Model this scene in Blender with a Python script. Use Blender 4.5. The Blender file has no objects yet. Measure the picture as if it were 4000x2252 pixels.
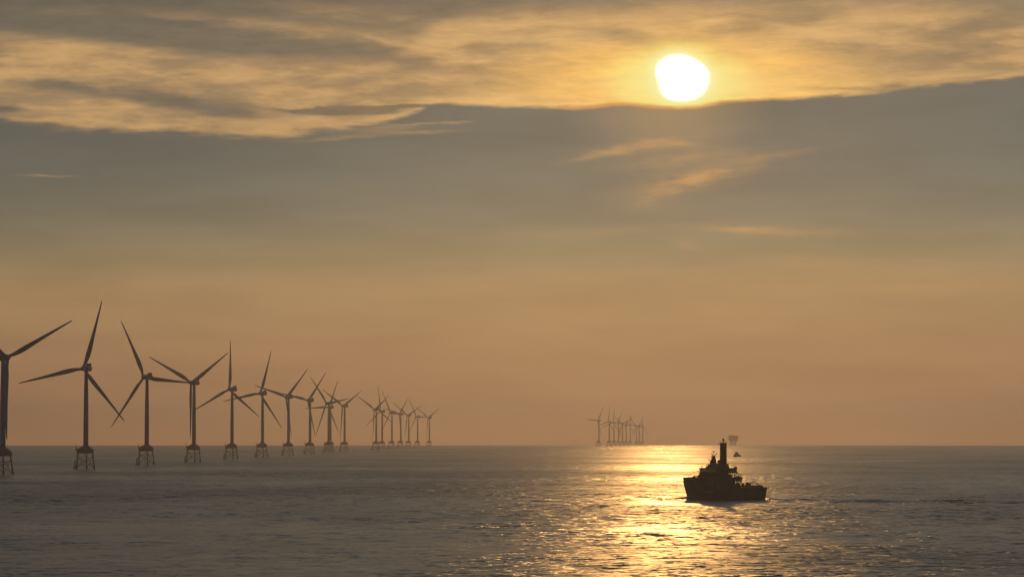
import bpy, math, random
import numpy as np
from mathutils import Vector, Matrix
random.seed(7)
D = math.radians
# ------------------------------------------------------------------ camera
FPX, CAM_H, RE = 12800.0, 37.0, 7.4e6          # focal length in px of a 4000 px wide frame, eye height, effective earth radius
scene = bpy.context.scene
cam_d = bpy.data.cameras.new('camera'); cam = bpy.data.objects.new('camera', cam_d)
scene.collection.objects.link(cam); scene.camera = cam
cam_d.sensor_width = 36.0; cam_d.lens = 36.0*FPX/4000.0
cam_d.clip_start = 1.0; cam_d.clip_end = 120000.0
PITCH = math.atan(571.0/FPX)
cam.location = (0, 0, CAM_H); cam.rotation_euler = (D(90)+PITCH, 0, 0)
scene.render.resolution_x = 1024; scene.render.resolution_y = 576
scene.view_settings.view_transform = 'Standard'; scene.view_settings.look = 'None'
scene.view_settings.gamma = 1.0; scene.view_settings.exposure = 0.0
scene.cycles.use_denoising = True
scene.cycles.max_bounces = 4; scene.cycles.volume_bounces = 0; scene.cycles.transparent_max_bounces = 8
scene.cycles.sample_clamp_direct = 12.0; scene.cycles.sample_clamp_indirect = 3.0

def lin(c):
    return tuple(((v/255.0)/12.92 if v/255.0 <= 0.04045 else ((v/255.0+0.055)/1.055)**2.4) for v in c)

SUN_AZ, SUN_EL = 2.72, 6.2
SUN_E = 0.092
SUN_COL = (1.0, 0.50, 0.145)
# ------------------------------------------------------------------ node helper
class G:
    def __init__(s, nt): s.nt = nt
    def n(s, t, **k):
        x = s.nt.nodes.new(t)
        for a, b in k.items(): setattr(x, a, b)
        return x
    def put(s, sock, v):
        if isinstance(v, bpy.types.NodeSocket): s.nt.links.new(v, sock)
        elif v is not None: sock.default_value = v
    def m(s, op, a, b=None, c=None, clamp=False):
        x = s.n('ShaderNodeMath', operation=op, use_clamp=clamp)
        s.put(x.inputs[0], a); s.put(x.inputs[1], b); s.put(x.inputs[2], c)
        return x.outputs[0]
    def add(s, a, b): return s.m('ADD', a, b)
    def sub(s, a, b): return s.m('SUBTRACT', a, b)
    def mul(s, a, b): return s.m('MULTIPLY', a, b)
    def sm(s, v, a, b, lo=0.0, hi=1.0):
        x = s.n('ShaderNodeMapRange', interpolation_type='SMOOTHSTEP')
        for i, q in enumerate((v, a, b, lo, hi)): s.put(x.inputs[i], q)
        return x.outputs[0]
    def mix(s, f, a, b):
        x = s.n('ShaderNodeMix', data_type='RGBA')
        s.put(x.inputs[0], f)
        for i, v in ((6, a), (7, b)):
            s.put(x.inputs[i], v if isinstance(v, bpy.types.NodeSocket) else (*v, 1.0))
        return x.outputs[2]
    def scale(s, col, f):
        x = s.n('ShaderNodeVectorMath', operation='SCALE'); s.put(x.inputs[0], col if isinstance(col, bpy.types.NodeSocket) else Vector(col)); s.put(x.inputs[3], f)
        return x.outputs[0]
    def vadd(s, a, b):
        x = s.n('ShaderNodeVectorMath', operation='ADD'); s.put(x.inputs[0], a); s.put(x.inputs[1], b)
        return x.outputs[0]
    def xyz(s, x, y, z):
        c = s.n('ShaderNodeCombineXYZ'); s.put(c.inputs[0], x); s.put(c.inputs[1], y); s.put(c.inputs[2], z)
        return c.outputs[0]
    def noise(s, vec, sc, det=4, rough=0.5, dist=0.0, color=False):
        x = s.n('ShaderNodeTexNoise'); s.put(x.inputs['Vector'], vec); x.inputs['Scale'].default_value = sc
        x.inputs['Detail'].default_value = det; x.inputs['Roughness'].default_value = rough; x.inputs['Distortion'].default_value = dist
        return x.outputs['Color' if color else 'Fac']
    def curve(s, v, pts, x0, x1, y0, y1):
        c = s.n('ShaderNodeFloatCurve'); cu = c.mapping.curves[0]
        P = [((a-x0)/(x1-x0), (b-y0)/(y1-y0)) for a, b in pts]
        while len(cu.points) < len(P): cu.points.new(0.5, 0.5)
        for q, (a, b) in zip(cu.points, P): q.location = (a, b); q.handle_type = 'AUTO_CLAMPED'
        c.mapping.use_clip = False; c.mapping.update()
        t = s.m('DIVIDE', s.sub(v, x0), x1-x0, clamp=True)
        s.put(c.inputs[1], t)
        return s.add(s.mul(c.outputs[0], y1-y0), y0)
    def ramp(s, v, stops, x0, x1):
        r = s.n('ShaderNodeValToRGB'); cr = r.color_ramp; cr.interpolation = 'EASE' if False else 'LINEAR'
        st = [((a-x0)/(x1-x0), c) for a, c in stops]
        cr.elements[0].position = st[0][0]; cr.elements[0].color = (*lin(st[0][1]), 1)
        cr.elements[1].position = st[-1][0]; cr.elements[1].color = (*lin(st[-1][1]), 1)
        for a, c in st[1:-1]:
            e = cr.elements.new(a); e.color = (*lin(c), 1)
        s.put(r.inputs[0], s.m('DIVIDE', s.sub(v, x0), x1-x0, clamp=True))
        return r.outputs[0]

# ------------------------------------------------------------------ sky (world, by direction: azimuth and elevation in degrees)
PD = 223.4                                      # 1 degree of sky = 223.4 units below; reference lines at azimuth 0 = 2000, elevation 0 = 1697
def az(u): return (u-2000.0)/PD
def el(v): return (1697.0-v)/PD
world = bpy.data.worlds.new('World'); scene.world = world; world.use_nodes = True
nt = world.node_tree; nt.nodes.clear(); g = G(nt)
tc = g.n('ShaderNodeTexCoord'); sp = g.n('ShaderNodeSeparateXYZ'); g.put(sp.inputs[0], tc.outputs['Generated'])
X, Y, Z = sp.outputs
AZ = g.mul(g.m('ARCTAN2', X, Y), 57.29578)
EL = g.mul(g.m('ARCSINE', Z), 57.29578)
# wind-drawn warping of everything in the cloud layers
pv = g.xyz(g.mul(AZ, 0.35), g.mul(EL, 1.5), 0.0)
w1 = g.sub(g.noise(pv, 0.9, 4, 0.5), 0.5)
w2 = g.sub(g.noise(g.vadd(pv, Vector((7.3, 2.1, 0))), 1.1, 4, 0.5), 0.5)
fine = g.noise(g.xyz(g.mul(AZ, 0.9), g.mul(EL, 5.0), 3.0), 1.3, 5, 0.55, 0.2)
tilt = g.noise(g.xyz(g.add(g.mul(AZ, 0.45), g.mul(EL, 0.5)), g.mul(g.sub(EL, g.mul(AZ, 0.12)), 2.6), 5.0), 0.9, 4, 0.5, 0.25)
rag0 = g.sub(g.noise(g.xyz(g.mul(AZ, 1.3), g.mul(EL, 5.0), 71.0), 1.0, 7, 0.65), 0.5)
rag1 = g.sub(g.noise(g.xyz(g.mul(AZ, 1.1), g.mul(EL, 4.0), 77.0), 1.0, 6, 0.62), 0.5)
A2 = g.add(AZ, g.add(g.mul(w1, 1.0), g.mul(rag1, 0.9)))
E2 = g.add(EL, g.add(g.mul(w2, 0.11), g.add(g.mul(g.sub(fine, 0.5), 0.06), g.mul(rag0, 0.22))))
def blob(u, v, ru, rv, rot=0.0, p=1.0, hard=False):
    """soft lens of cloud centred at (u, v), rot degrees clockwise"""
    c, s_ = math.cos(D(rot)), math.sin(D(rot))
    dx = g.sub(A2, az(u)); dy = g.sub(E2, el(v))
    x = g.m('DIVIDE', g.sub(g.mul(dx, c), g.mul(dy, s_)), ru/PD)
    y = g.m('DIVIDE', g.add(g.mul(dx, s_), g.mul(dy, c)), rv/PD)
    r2 = g.add(g.mul(x, x), g.mul(y, y))
    if hard: return g.mul(g.sm(r2, 1.5, 0.35), p)
    return g.mul(g.m('EXPONENT', g.mul(r2, -1.0)), p)
def union(lst):
    acc = None
    for b in lst:
        i = g.sub(1.0, b); acc = i if acc is None else g.mul(acc, i)
    return g.sub(1.0, acc)
def sundist(ru, rv, ox=0, oy=0):
    dx = g.m('DIVIDE', g.sub(AZ, SUN_AZ+ox), ru); dy = g.m('DIVIDE', g.sub(EL, SUN_EL+oy), rv)
    return g.m('SQRT', g.add(g.mul(dx, dx), g.mul(dy, dy)))

# 1 clear-air gradient towards the horizon
base = g.ramp(EL, [(-1.5, (222, 150, 92)), (el(1720), (218, 148, 91)), (el(1600), (194, 137, 91)), (el(1450), (177, 131, 90)),
                   (el(1250), (175, 138, 95)), (el(1126), (175, 141, 98)), (el(980), (150, 133, 101)), (el(850), (130, 122, 102)),
                   (el(700), (114, 112, 100)), (el(550), (106, 106, 97)), (7.6, (108, 105, 95)), (12.0, (92, 91, 87))], -1.5, 12.0)
side = g.sm(AZ, -9.0, 1.0, g.sm(EL, 0.5, 4.0, 1.0, 0.80), 1.0)           # the air is darker away from the sun
base = g.scale(base, side)
low = g.mul(g.sm(sundist(9.0, 5.0, 0, -2.0), 1.0, 0.0), 0.08)
base = g.mix(low, base, lin((196, 154, 102)))
shade_l = g.mul(g.noise(g.xyz(g.mul(AZ, 0.22), g.mul(EL, 1.3), 9.0), 1.6, 4, 0.5), 1.0)
base = g.scale(base, g.sm(shade_l, 0.3, 0.7, 0.93, 1.07))
greenish = g.mul(g.sm(g.noise(g.xyz(g.mul(AZ, 0.15), g.mul(EL, 0.8), 19.0), 1.2, 3, 0.5), 0.42, 0.66), 0.22)
base = g.mix(greenish, base, g.scale(base, 0.93))

# wisps of lit cloud floating in the lower air
wisps = union([blob(2500, 575, 170, 20, -10, 0.52), blob(2350, 605, 110, 12, -14, 0.3), blob(2660, 570, 90, 14, 2, 0.4), blob(2640, 625, 190, 20, -8, 0.28),
               blob(2950, 615, 240, 16, -8, 0.2), blob(2740, 690, 130, 22, -14, 0.55), blob(2640, 745, 130, 26, -22, 0.35), blob(2700, 700, 260, 70, -14, 0.2),
               blob(2990, 905, 200, 17, 2, 0.5), blob(2880, 897, 90, 10, 2, 0.35), blob(2690, 955, 60, 12, 15, 0.2), blob(3220, 1030, 260, 30, 2, 0.14),
               blob(208, 697, 75, 5, 1, 0.35), blob(150, 694, 60, 3, 2, 0.2), blob(2350, 905, 260, 14, -4, 0.12), blob(3500, 1090, 500, 60, 3, 0.12)])
wfib = g.noise(g.xyz(g.add(g.mul(AZ, 1.4), g.mul(EL, 2.4)), g.mul(g.sub(EL, g.mul(AZ, 0.16)), 7.0), 83.0), 1.0, 6, 0.65)
lower = g.mix(g.mul(wisps, g.sm(wfib, 0.32, 0.6, 0.55, 1.25)), base, lin((208, 158, 99)))

# 2 the lit cloud deck above its sharp lower edge
edge = g.curve(AZ, [(az(-400), el(470)), (az(0), el(492)), (az(200), el(520)), (az(350), el(533)), (az(650), el(535)), (az(1000), el(556)), (az(1200), el(538)), (az(1400), el(505)),
                    (az(1560), el(470)), (az(1640), el(440)), (az(1720), el(414)), (az(2000), el(425)), (az(2250), el(428)), (az(2450), el(414)), (az(2640), el(430)), (az(2860), el(404)),
                    (az(3200), el(392)), (az(3500), el(368)), (az(3700), el(350)), (az(4000), el(322)), (az(4400), el(290))], az(-400), az(4400), el(700), el(100))
rag = g.noise(g.xyz(g.mul(AZ, 1.6), g.mul(EL, 7.0), 41.0), 1.0, 6, 0.62)
ragamp = g.add(0.13, g.add(g.sm(AZ, -1.4, -3.0, 0.0, 0.22), g.sm(AZ, 4.6, 6.5, 0.0, 0.08)))
E3 = g.add(EL, g.add(g.mul(w2, 0.05), g.mul(g.sub(rag, 0.5), ragamp)))
above = g.sm(g.sub(E3, edge), -0.02, g.sm(AZ, -4.0, -1.0, 0.17, 0.08))
rd = sundist(1.0, 0.55)
deck = g.mix(g.sm(g.add(g.mul(tilt, 0.7), g.mul(rag0, 0.35)), 0.24, 0.45), lin((156, 129, 95)), lin((199, 158, 106)))
deck = g.mix(g.sm(sundist(6.2, 2.2, 0.2, -0.2), 1.0, 0.1), deck, g.mix(g.sm(g.add(g.mul(tilt, 0.7), g.mul(rag0, 0.35)), 0.22, 0.45), lin((196, 155, 100)), lin((234, 184, 116))))
lowglow = g.mul(g.sm(g.sub(EL, edge), 0.45, 0.02), g.sm(sundist(7.0, 3.0), 1.0, 0.2))
deck = g.mix(g.mul(lowglow, 0.75), deck, lin((248, 196, 118)))
halo = g.sm(g.add(sundist(3.5, 1.15, 0.35, -0.05), g.mul(g.sub(tilt, 0.5), 0.9)), 1.05, 0.3)
deck = g.mix(halo, deck, lin((255, 196, 104)))
halo2 = g.sm(g.add(sundist(1.45, 0.78, 0.18, -0.02), g.mul(g.sub(tilt, 0.5), 0.7)), 1.05, 0.25)
deck = g.mix(halo2, deck, lin((255, 238, 122)))
# 3 grey bars and lenses in front of the lit deck
topedge = g.curve(AZ, [(az(-400), el(140)), (az(0), el(158)), (az(250), el(168)), (az(450), el(190)), (az(700), el(212)), (az(1000), el(232)), (az(1300), el(226)), (az(1500), el(225)), (az(1650), el(130)),
                       (az(1800), el(84)), (az(2050), el(72)), (az(2300), el(72)), (az(2650), el(56)), (az(3000), el(62)), (az(3400), el(50)), (az(4000), el(110)), (az(4400), el(150))],
                   az(-400), az(4400), el(700), el(-100))
tmask = g.mul(g.sm(g.sub(E2, topedge), -0.14, g.sm(AZ, -2.0, 1.0, 0.14, 0.40)), 0.97)
light_in_top = union([blob(1450, 70, 380, 34, 6, 0.45), blob(820, 80, 260, 16, 5, 0.3), blob(1180, 120, 300, 30, 7, 0.55), blob(1520, 150, 260, 30, 4, 0.85), blob(300, 60, 200, 20, 2, 0.12)])
tmask = g.mul(tmask, g.sub(1.0, light_in_top))
bars = union([blob(230, 352, 260, 22, 2, 0.75), blob(520, 385, 300, 26, 5, 0.6), blob(700, 408, 210, 26, 7, 0.85), blob(880, 440, 170, 26, 8, 0.9), blob(1050, 425, 160, 16, 2, 0.35), blob(860, 350, 190, 40, 6, 0.42),
              blob(40, 444, 90, 15, 3, 0.95), blob(210, 512, 130, 17, 6, 0.7), blob(320, 445, 200, 12, -2, 0.3), blob(0, 500, 130, 14, 5, 0.8),
              blob(1320, 438, 235, 19, 0, 1.0, True), blob(1530, 426, 165, 10, -3, 1.0, True), blob(1230, 450, 130, 14, 4, 0.6), blob(1330, 205, 260, 38, 6, 0.62), blob(1580, 245, 160, 36, 14, 0.62), blob(1080, 190, 200, 40, 0, 0.5),
              blob(1700, 368, 130, 18, 2, 0.42), blob(1850, 200, 120, 10, 4, 0.25), blob(2080, 175, 130, 20, 3, 0.42), blob(2400, 130, 200, 28, 4, 0.5), blob(2480, 165, 110, 22, 8, 0.35), blob(2150, 265, 110, 22, -4, 0.3),
              blob(2890, 120, 230, 34, -8, 0.5), blob(3200, 60, 260, 24, -6, 0.45), blob(3060, 40, 200, 22, 4, 0.4), blob(3450, 215, 330, 30, 3, 0.5), blob(3250, 180, 220, 12, 5, 0.3), blob(3550, 250, 230, 16, -6, 0.3),
              blob(3350, 358, 240, 12, 1, 0.55), blob(3520, 352, 90, 14, 0, 0.7), blob(3870, 105, 280, 30, -3, 0.5), blob(3700, 165, 180, 14, 3, 0.3), blob(3900, 20, 260, 20, 5, 0.7), blob(3500, 12, 240, 12, 8, 0.4), blob(3800, 300, 200, 10, -2, 0.2)])
grey = g.mix(g.sm(AZ, -9.0, 4.0), lin((104, 98, 85)), lin((146, 122, 92)))
upper = g.mix(g.sm(bars, -0.05, 1.05), deck, grey)
upper = g.mix(tmask, upper, g.mix(g.sm(AZ, -6.0, 5.0), g.mix(g.sm(EL, 6.7, 7.6), lin((113, 104, 88)), lin((97, 92, 82))), lin((144, 124, 96))))
fib = g.noise(g.xyz(g.add(g.mul(AZ, 1.1), g.mul(EL, 0.8)), g.mul(g.sub(EL, g.mul(AZ, 0.05)), 8.0), 51.0), 1.0, 7, 0.66, 0.15)
fib2 = g.noise(g.xyz(g.add(g.mul(AZ, 2.6), g.mul(EL, 1.5)), g.mul(g.add(EL, g.mul(AZ, 0.07)), 9.0), 57.0), 1.2, 6, 0.65, 0.2)
upper = g.scale(upper, g.mul(g.sm(fine, 0.3, 0.72, 0.95, 1.05), g.mul(g.sm(fib, 0.3, 0.7, 0.93, 1.07), g.sm(fib2, 0.3, 0.7, 0.95, 1.05))))
streaks = union([blob(1900, 160, 260, 15, 1, 0.5), blob(2080, 150, 120, 12, -3, 0.3), blob(1560, 170, 140, 12, 12, 0.4), blob(3250, 150, 240, 18, 8, 0.45), blob(3100, 125, 160, 14, 14, 0.35), blob(3500, 90, 160, 24, 0, 0.3), blob(3700, 312, 260, 12, -3, 0.5)])
upper = g.mix(streaks, upper, lin((224, 180, 118)))
col = g.mix(above, lower, upper)
thin = union([blob(1650, 482, 120, 4, -1, 0.55), blob(1790, 478, 50, 3, 0, 0.5), blob(1650, 516, 140, 6, -1, 0.5), blob(1540, 500, 160, 16, -6, 0.35), blob(1350, 540, 200, 8, -4, 0.3)])
col = g.mix(thin, col, lin((190, 152, 104)))
# faint brightness of the veil below the sun
col = g.mix(g.mul(g.mul(g.sm(sundist(2.0, 1.4, 0.05, -0.55), 1.0, 0.0), g.sub(1.0, above)), 0.38), col, lin((205, 162, 106)))
# red-gold rim where the deck ends in front of the sun
rim = g.mul(g.mul(g.sm(g.m('ABSOLUTE', g.sub(g.sub(E3, edge), 0.02)), 0.055, 0.0), g.sm(sundist(2.8, 3.0), 1.0, 0.2)), 0.6)
col = g.mix(rim, col, lin((228, 150, 70)))
# 4 the sun itself, its disc broadened to a lobed patch by thin cloud
lobes = g.sub(g.noise(g.xyz(AZ, EL, 2.0), 2.6, 2, 0.5), 0.5)
def sblob(u, v, ru, rv):
    dx = g.m('DIVIDE', g.sub(g.add(AZ, g.mul(lobes, 0.08)), az(u)), ru/PD); dy = g.m('DIVIDE', g.sub(g.add(EL, g.mul(lobes, 0.05)), el(v)), rv/PD)
    return g.m('EXPONENT', g.mul(g.add(g.mul(dx, dx), g.mul(dy, dy)), -1.0))
body = g.add(g.add(g.mul(sblob(2650, 274, 90, 60), 1.4), g.mul(sblob(2690, 316, 78, 50), 1.2)), g.mul(sblob(2664, 364, 84, 42), 1.0))
body = g.mul(body, g.sm(g.sub(E3, edge), -0.01, 0.10))
glow = g.mul(g.add(sblob(2665, 318, 190, 92), g.mul(sblob(2720, 345, 330, 60), 0.45)), g.sm(g.sub(E3, edge), -0.01, 0.08))
col = g.mix(g.m('MULTIPLY', glow, 0.95, clamp=True), col, (1.0, 0.84, 0.30))
col = g.mix(g.mul(g.sm(body, 0.0, 0.62), 0.96), col, (1.0, 0.95, 0.45))
disc = g.mul(g.sm(body, 0.48, 0.95), 3.5)
col = g.vadd(col, g.scale((1.0, 0.92, 0.70), disc))
# out of frame: overcast grey above, dim slate sky behind the viewer
sky = g.n('ShaderNodeTexSky', sky_type='NISHITA'); sky.sun_disc = False
sky.sun_elevation = D(SUN_EL); sky.sun_rotation = D(SUN_AZ); sky.dust_density = 3.0
high = g.ramp(EL, [(-20, (90, 84, 74)), (7.0, (112, 104, 91)), (10, (117, 115, 107)), (14, (113, 115, 111)), (25, (97, 103, 106)), (45, (64, 73, 83)), (90, (38, 43, 52))], -20, 90)
ang = g.m('ABSOLUTE', AZ)
back = g.ramp(EL, [(-20, (38, 45, 60)), (0, (46, 53, 68)), (10, (40, 48, 64)), (30, (34, 41, 56)), (90, (32, 37, 46))], -20, 90)
cn = g.noise(g.xyz(g.mul(AZ, 0.3), g.mul(EL, 1.2), 31.0), 0.5, 5, 0.55)
high = g.scale(high, g.mul(g.sm(cn, 0.3, 0.7, 0.8, 1.2), g.sm(AZ, -12.0, 6.0, 1.0, 1.45)))
col = g.mix(g.sm(EL, 7.4, 9.5), col, high)
col = g.mix(g.sm(ang, 14.0, 75.0), col, back)
col = g.vadd(col, g.scale(sky.outputs[0], 0.0003))
bg = g.n('ShaderNodeBackground'); g.put(bg.inputs[0], col); bg.inputs[1].default_value = 1.0
out = g.n('ShaderNodeOutputWorld'); nt.links.new(bg.outputs[0], out.inputs[0])

# ------------------------------------------------------------------ sun lamp (low, behind thin cloud)
sd = bpy.data.lights.new('sun', 'SUN'); sd.energy = SUN_E; sd.angle = D(1.0); sd.color = SUN_COL
so = bpy.data.objects.new('sun', sd); scene.collection.objects.link(so)
sdir = Vector((math.sin(D(SUN_AZ))*math.cos(D(SUN_EL)), math.cos(D(SUN_AZ))*math.cos(D(SUN_EL)), math.sin(D(SUN_EL))))
so.rotation_euler = sdir.to_track_quat('Z', 'Y').to_euler(); so.location = sdir*3000

# ------------------------------------------------------------------ materials
def material(name, color, rough=0.5, metal=0.0, var=0.12, scale=0.6):
    m = bpy.data.materials.new(name); m.use_nodes = True; h = G(m.node_tree); b = m.node_tree.nodes['Principled BSDF']
    t = h.n('ShaderNodeTexCoord'); nz = h.noise(t.outputs['Object'], scale, 5, 0.6)
    f = h.sm(nz, 0.3, 0.7, 1-var, 1+var)
    h.put(b.inputs['Base Color'], h.scale(color, f)); b.inputs['Roughness'].default_value = rough; b.inputs['Metallic'].default_value = metal
    return m
M = dict(
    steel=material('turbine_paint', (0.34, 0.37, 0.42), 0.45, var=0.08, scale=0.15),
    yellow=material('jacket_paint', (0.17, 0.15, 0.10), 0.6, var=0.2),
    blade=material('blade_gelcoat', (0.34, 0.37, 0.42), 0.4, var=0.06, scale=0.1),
    hull=material('hull_paint', (0.020, 0.030, 0.070), 0.45, var=0.2, scale=0.3),
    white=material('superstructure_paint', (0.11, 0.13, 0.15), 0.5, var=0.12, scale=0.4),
    dark=material('dark_steel', (0.05, 0.05, 0.05), 0.55, var=0.2),
    orange=material('rescue_orange', (0.35, 0.08, 0.02), 0.5),
    letter=material('letter_paint', (0.24, 0.25, 0.26), 0.5, var=0.05),
    far=material('substation_paint', (0.20, 0.21, 0.20), 0.6),
)
def glass():
    m = bpy.data.materials.new('window_glass'); m.use_nodes = True; h = G(m.node_tree); n = m.node_tree; n.nodes.clear()
    a = h.n('ShaderNodeBsdfTransparent'); a.inputs[0].default_value = (0.55, 0.6, 0.58, 1); b = h.n('ShaderNodeBsdfGlossy'); b.inputs['Roughness'].default_value = 0.03
    x = h.n('ShaderNodeMixShader'); x.inputs[0].default_value = 0.12; n.links.new(a.outputs[0], x.inputs[1]); n.links.new(b.outputs[0], x.inputs[2])
    o = h.n('ShaderNodeOutputMaterial'); n.links.new(x.outputs[0], o.inputs[0]); return m
M['glass'] = glass()

# ------------------------------------------------------------------ mesh builder
class MB:
    def __init__(s): s.v = []; s.f = []
    def add(s, vs, fs):
        o = len(s.v); s.v += [tuple(v) for v in vs]; s.f += [tuple(i+o for i in f) for f in fs]; return s
    def box(s, x0, x1, y0, y1, z0, z1, tx=0, ty=0):
        v = [(x0, y0, z0), (x1, y0, z0), (x1, y1, z0), (x0, y1, z0), (x0+tx, y0+ty, z1), (x1-tx, y0+ty, z1), (x1-tx, y1-ty, z1), (x0+tx, y1-ty, z1)]
        return s.add(v, [(3, 2, 1, 0), (4, 5, 6, 7), (0, 1, 5, 4), (1, 2, 6, 5), (2, 3, 7, 6), (3, 0, 4, 7)])
    def hexa(s, v): return s.add(v, [(3, 2, 1, 0), (4, 5, 6, 7), (0, 1, 5, 4), (1, 2, 6, 5), (2, 3, 7, 6), (3, 0, 4, 7)])
    def tube(s, a, b, r0, r1=None, n=10):
        a = Vector(a); b = Vector(b); r1 = r0 if r1 is None else r1; d = (b-a).normalized()
        u = d.orthogonal().normalized(); w = d.cross(u)
        vs = []
        for p, r in ((a, r0), (b, r1)):
            for k in range(n):
                t = 2*math.pi*k/n; vs.append(p+u*math.cos(t)*r+w*math.sin(t)*r)
        fs = [(k, (k+1) % n, n+(k+1) % n, n+k) for k in range(n)]+[tuple(range(n-1, -1, -1)), tuple(range(n, 2*n))]
        return s.add(vs, fs)
    def path(s, pts, r, n=8):
        for a, b in zip(pts, pts[1:]): s.tube(a, b, r, r, n)
        return s
    def loft(s, rings, cap=True):
        n = len(rings[0]); vs = [p for r in rings for p in r]; fs = []
        for i in range(len(rings)-1):
            for k in range(n): fs.append((i*n+k, i*n+(k+1) % n, (i+1)*n+(k+1) % n, (i+1)*n+k))
        if cap: fs += [tuple(range(n-1, -1, -1)), tuple((len(rings)-1)*n+k for k in range(n))]
        return s.add(vs, fs)
    def lathe(s, prof, n=24, axis='z', o=(0, 0, 0)):
        rings = []
        for r, h in prof:
            ring = []
            for k in range(n):
                t = 2*math.pi*k/n; c, q = r*math.cos(t), r*math.sin(t)
                p = (c, q, h) if axis == 'z' else (c, -h, q) if axis == 'y' else (h, c, q)
                ring.append((p[0]+o[0], p[1]+o[1], p[2]+o[2]))
            rings.append(ring)
        return s.loft(rings)
    def mesh(s, name, m, smooth=False):
        me = bpy.data.meshes.new(name); me.from_pydata(s.v, [], s.f); me.materials.append(m)
        if smooth:
            for p in me.polygons: p.use_smooth = True
            me.set_sharp_from_angle(angle=D(40))
        me.update(); return me
def link(o, parent=None):
    scene.collection.objects.link(o)
    if parent is not None: o.parent = parent
    return o
def part(name, mb, m, parent=None, smooth=False, loc=(0, 0, 0)):
    o = bpy.data.objects.new(name, mb.mesh(name, M[m] if isinstance(m, str) else m, smooth)); o.location = loc
    return link(o, parent)
def thing(name, label, cat, loc, rz=0, group=None):
    o = bpy.data.objects.new(name, None); o.empty_display_size = 5; o.location = loc; o.rotation_euler = (0, 0, rz)
    o['label'] = label; o['category'] = cat
    if group: o['group'] = group
    return link(o)
def sea_z(x, y): return -(x*x+y*y)/(2*RE)
def place(u, d):
    x = d*(u-2000.0)/FPX/math.cos(PITCH); y = d
    return x, y, sea_z(x, y)

# ------------------------------------------------------------------ sea: one sheet following the curve of the earth past the horizon
def water_material():
    m = bpy.data.materials.new('sea_water'); m.use_nodes = True; h = G(m.node_tree); b = m.node_tree.nodes['Principled BSDF']
    t = h.n('ShaderNodeTexCoord'); P = t.outputs['Object']
    sx = h.n('ShaderNodeSeparateXYZ'); h.put(sx.inputs[0], P)
    def slope(scale, det, stretch, off):
        v = h.xyz(h.mul(sx.outputs[0], scale*stretch), h.mul(sx.outputs[1], scale), off)
        c = h.n('ShaderNodeVectorMath', operation='SUBTRACT'); h.put(c.inputs[0], h.noise(v, 1.0, det, 0.6, 0.0, True)); c.inputs[1].default_value = (0.5, 0.5, 0.5)
        return c.outputs[0]
    patch = h.noise(h.xyz(h.mul(sx.outputs[0], 0.0035), h.mul(sx.outputs[1], 0.0020), 4.0), 1.0, 5, 0.62, 0.6)
    amp = h.sm(patch, 0.34, 0.66, SLOPE_LO, SLOPE_HI)
    patch2 = h.noise(h.xyz(h.mul(sx.outputs[0], 0.016), h.mul(sx.outputs[1], 0.010), 14.0), 1.0, 4, 0.6, 0.4)
    amp = h.mul(amp, h.sm(patch2, 0.34, 0.66, 0.6, 1.4))
    wk = h.n('ShaderNodeAttribute', attribute_name='wake'); amp = h.mul(amp, h.add(1.0, h.mul(wk.outputs['Fac'], 0.7)))
    s1 = h.scale(slope(1/2.6, 5, 1.0, 0.0), h.mul(amp, 1.0)); s2 = h.scale(slope(1/8.0, 4, 0.8, 8.0), h.mul(amp, 0.8)); s3 = h.scale(slope(1/30.0, 4, 0.4, 3.0), 0.3)
    s = h.vadd(h.vadd(s1, s2), s3)
    q = h.n('ShaderNodeSeparateXYZ'); h.put(q.inputs[0], s)
    gN = h.n('ShaderNodeNewGeometry')
    nv = h.vadd(gN.outputs['Normal'], h.xyz(h.mul(q.outputs[0], 1.3), q.outputs[1], 0.0))
    nn = h.n('ShaderNodeVectorMath', operation='NORMALIZE'); h.put(nn.inputs[0], nv)
    h.put(b.inputs['Normal'], nn.outputs[0])
    b.inputs['Base Color'].default_value = (0.018, 0.024, 0.024, 1); h.put(b.inputs['Roughness'], h.sm(patch, 0.34, 0.66, ROUGH_LO, ROUGH_HI)); b.inputs['IOR'].default_value = 1.333
    return m
SLOPE_LO, SLOPE_HI = 0.85, 2.0
ROUGH_LO, ROUGH_HI = 0.27, 0.37
M['water'] = water_material()
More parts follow.
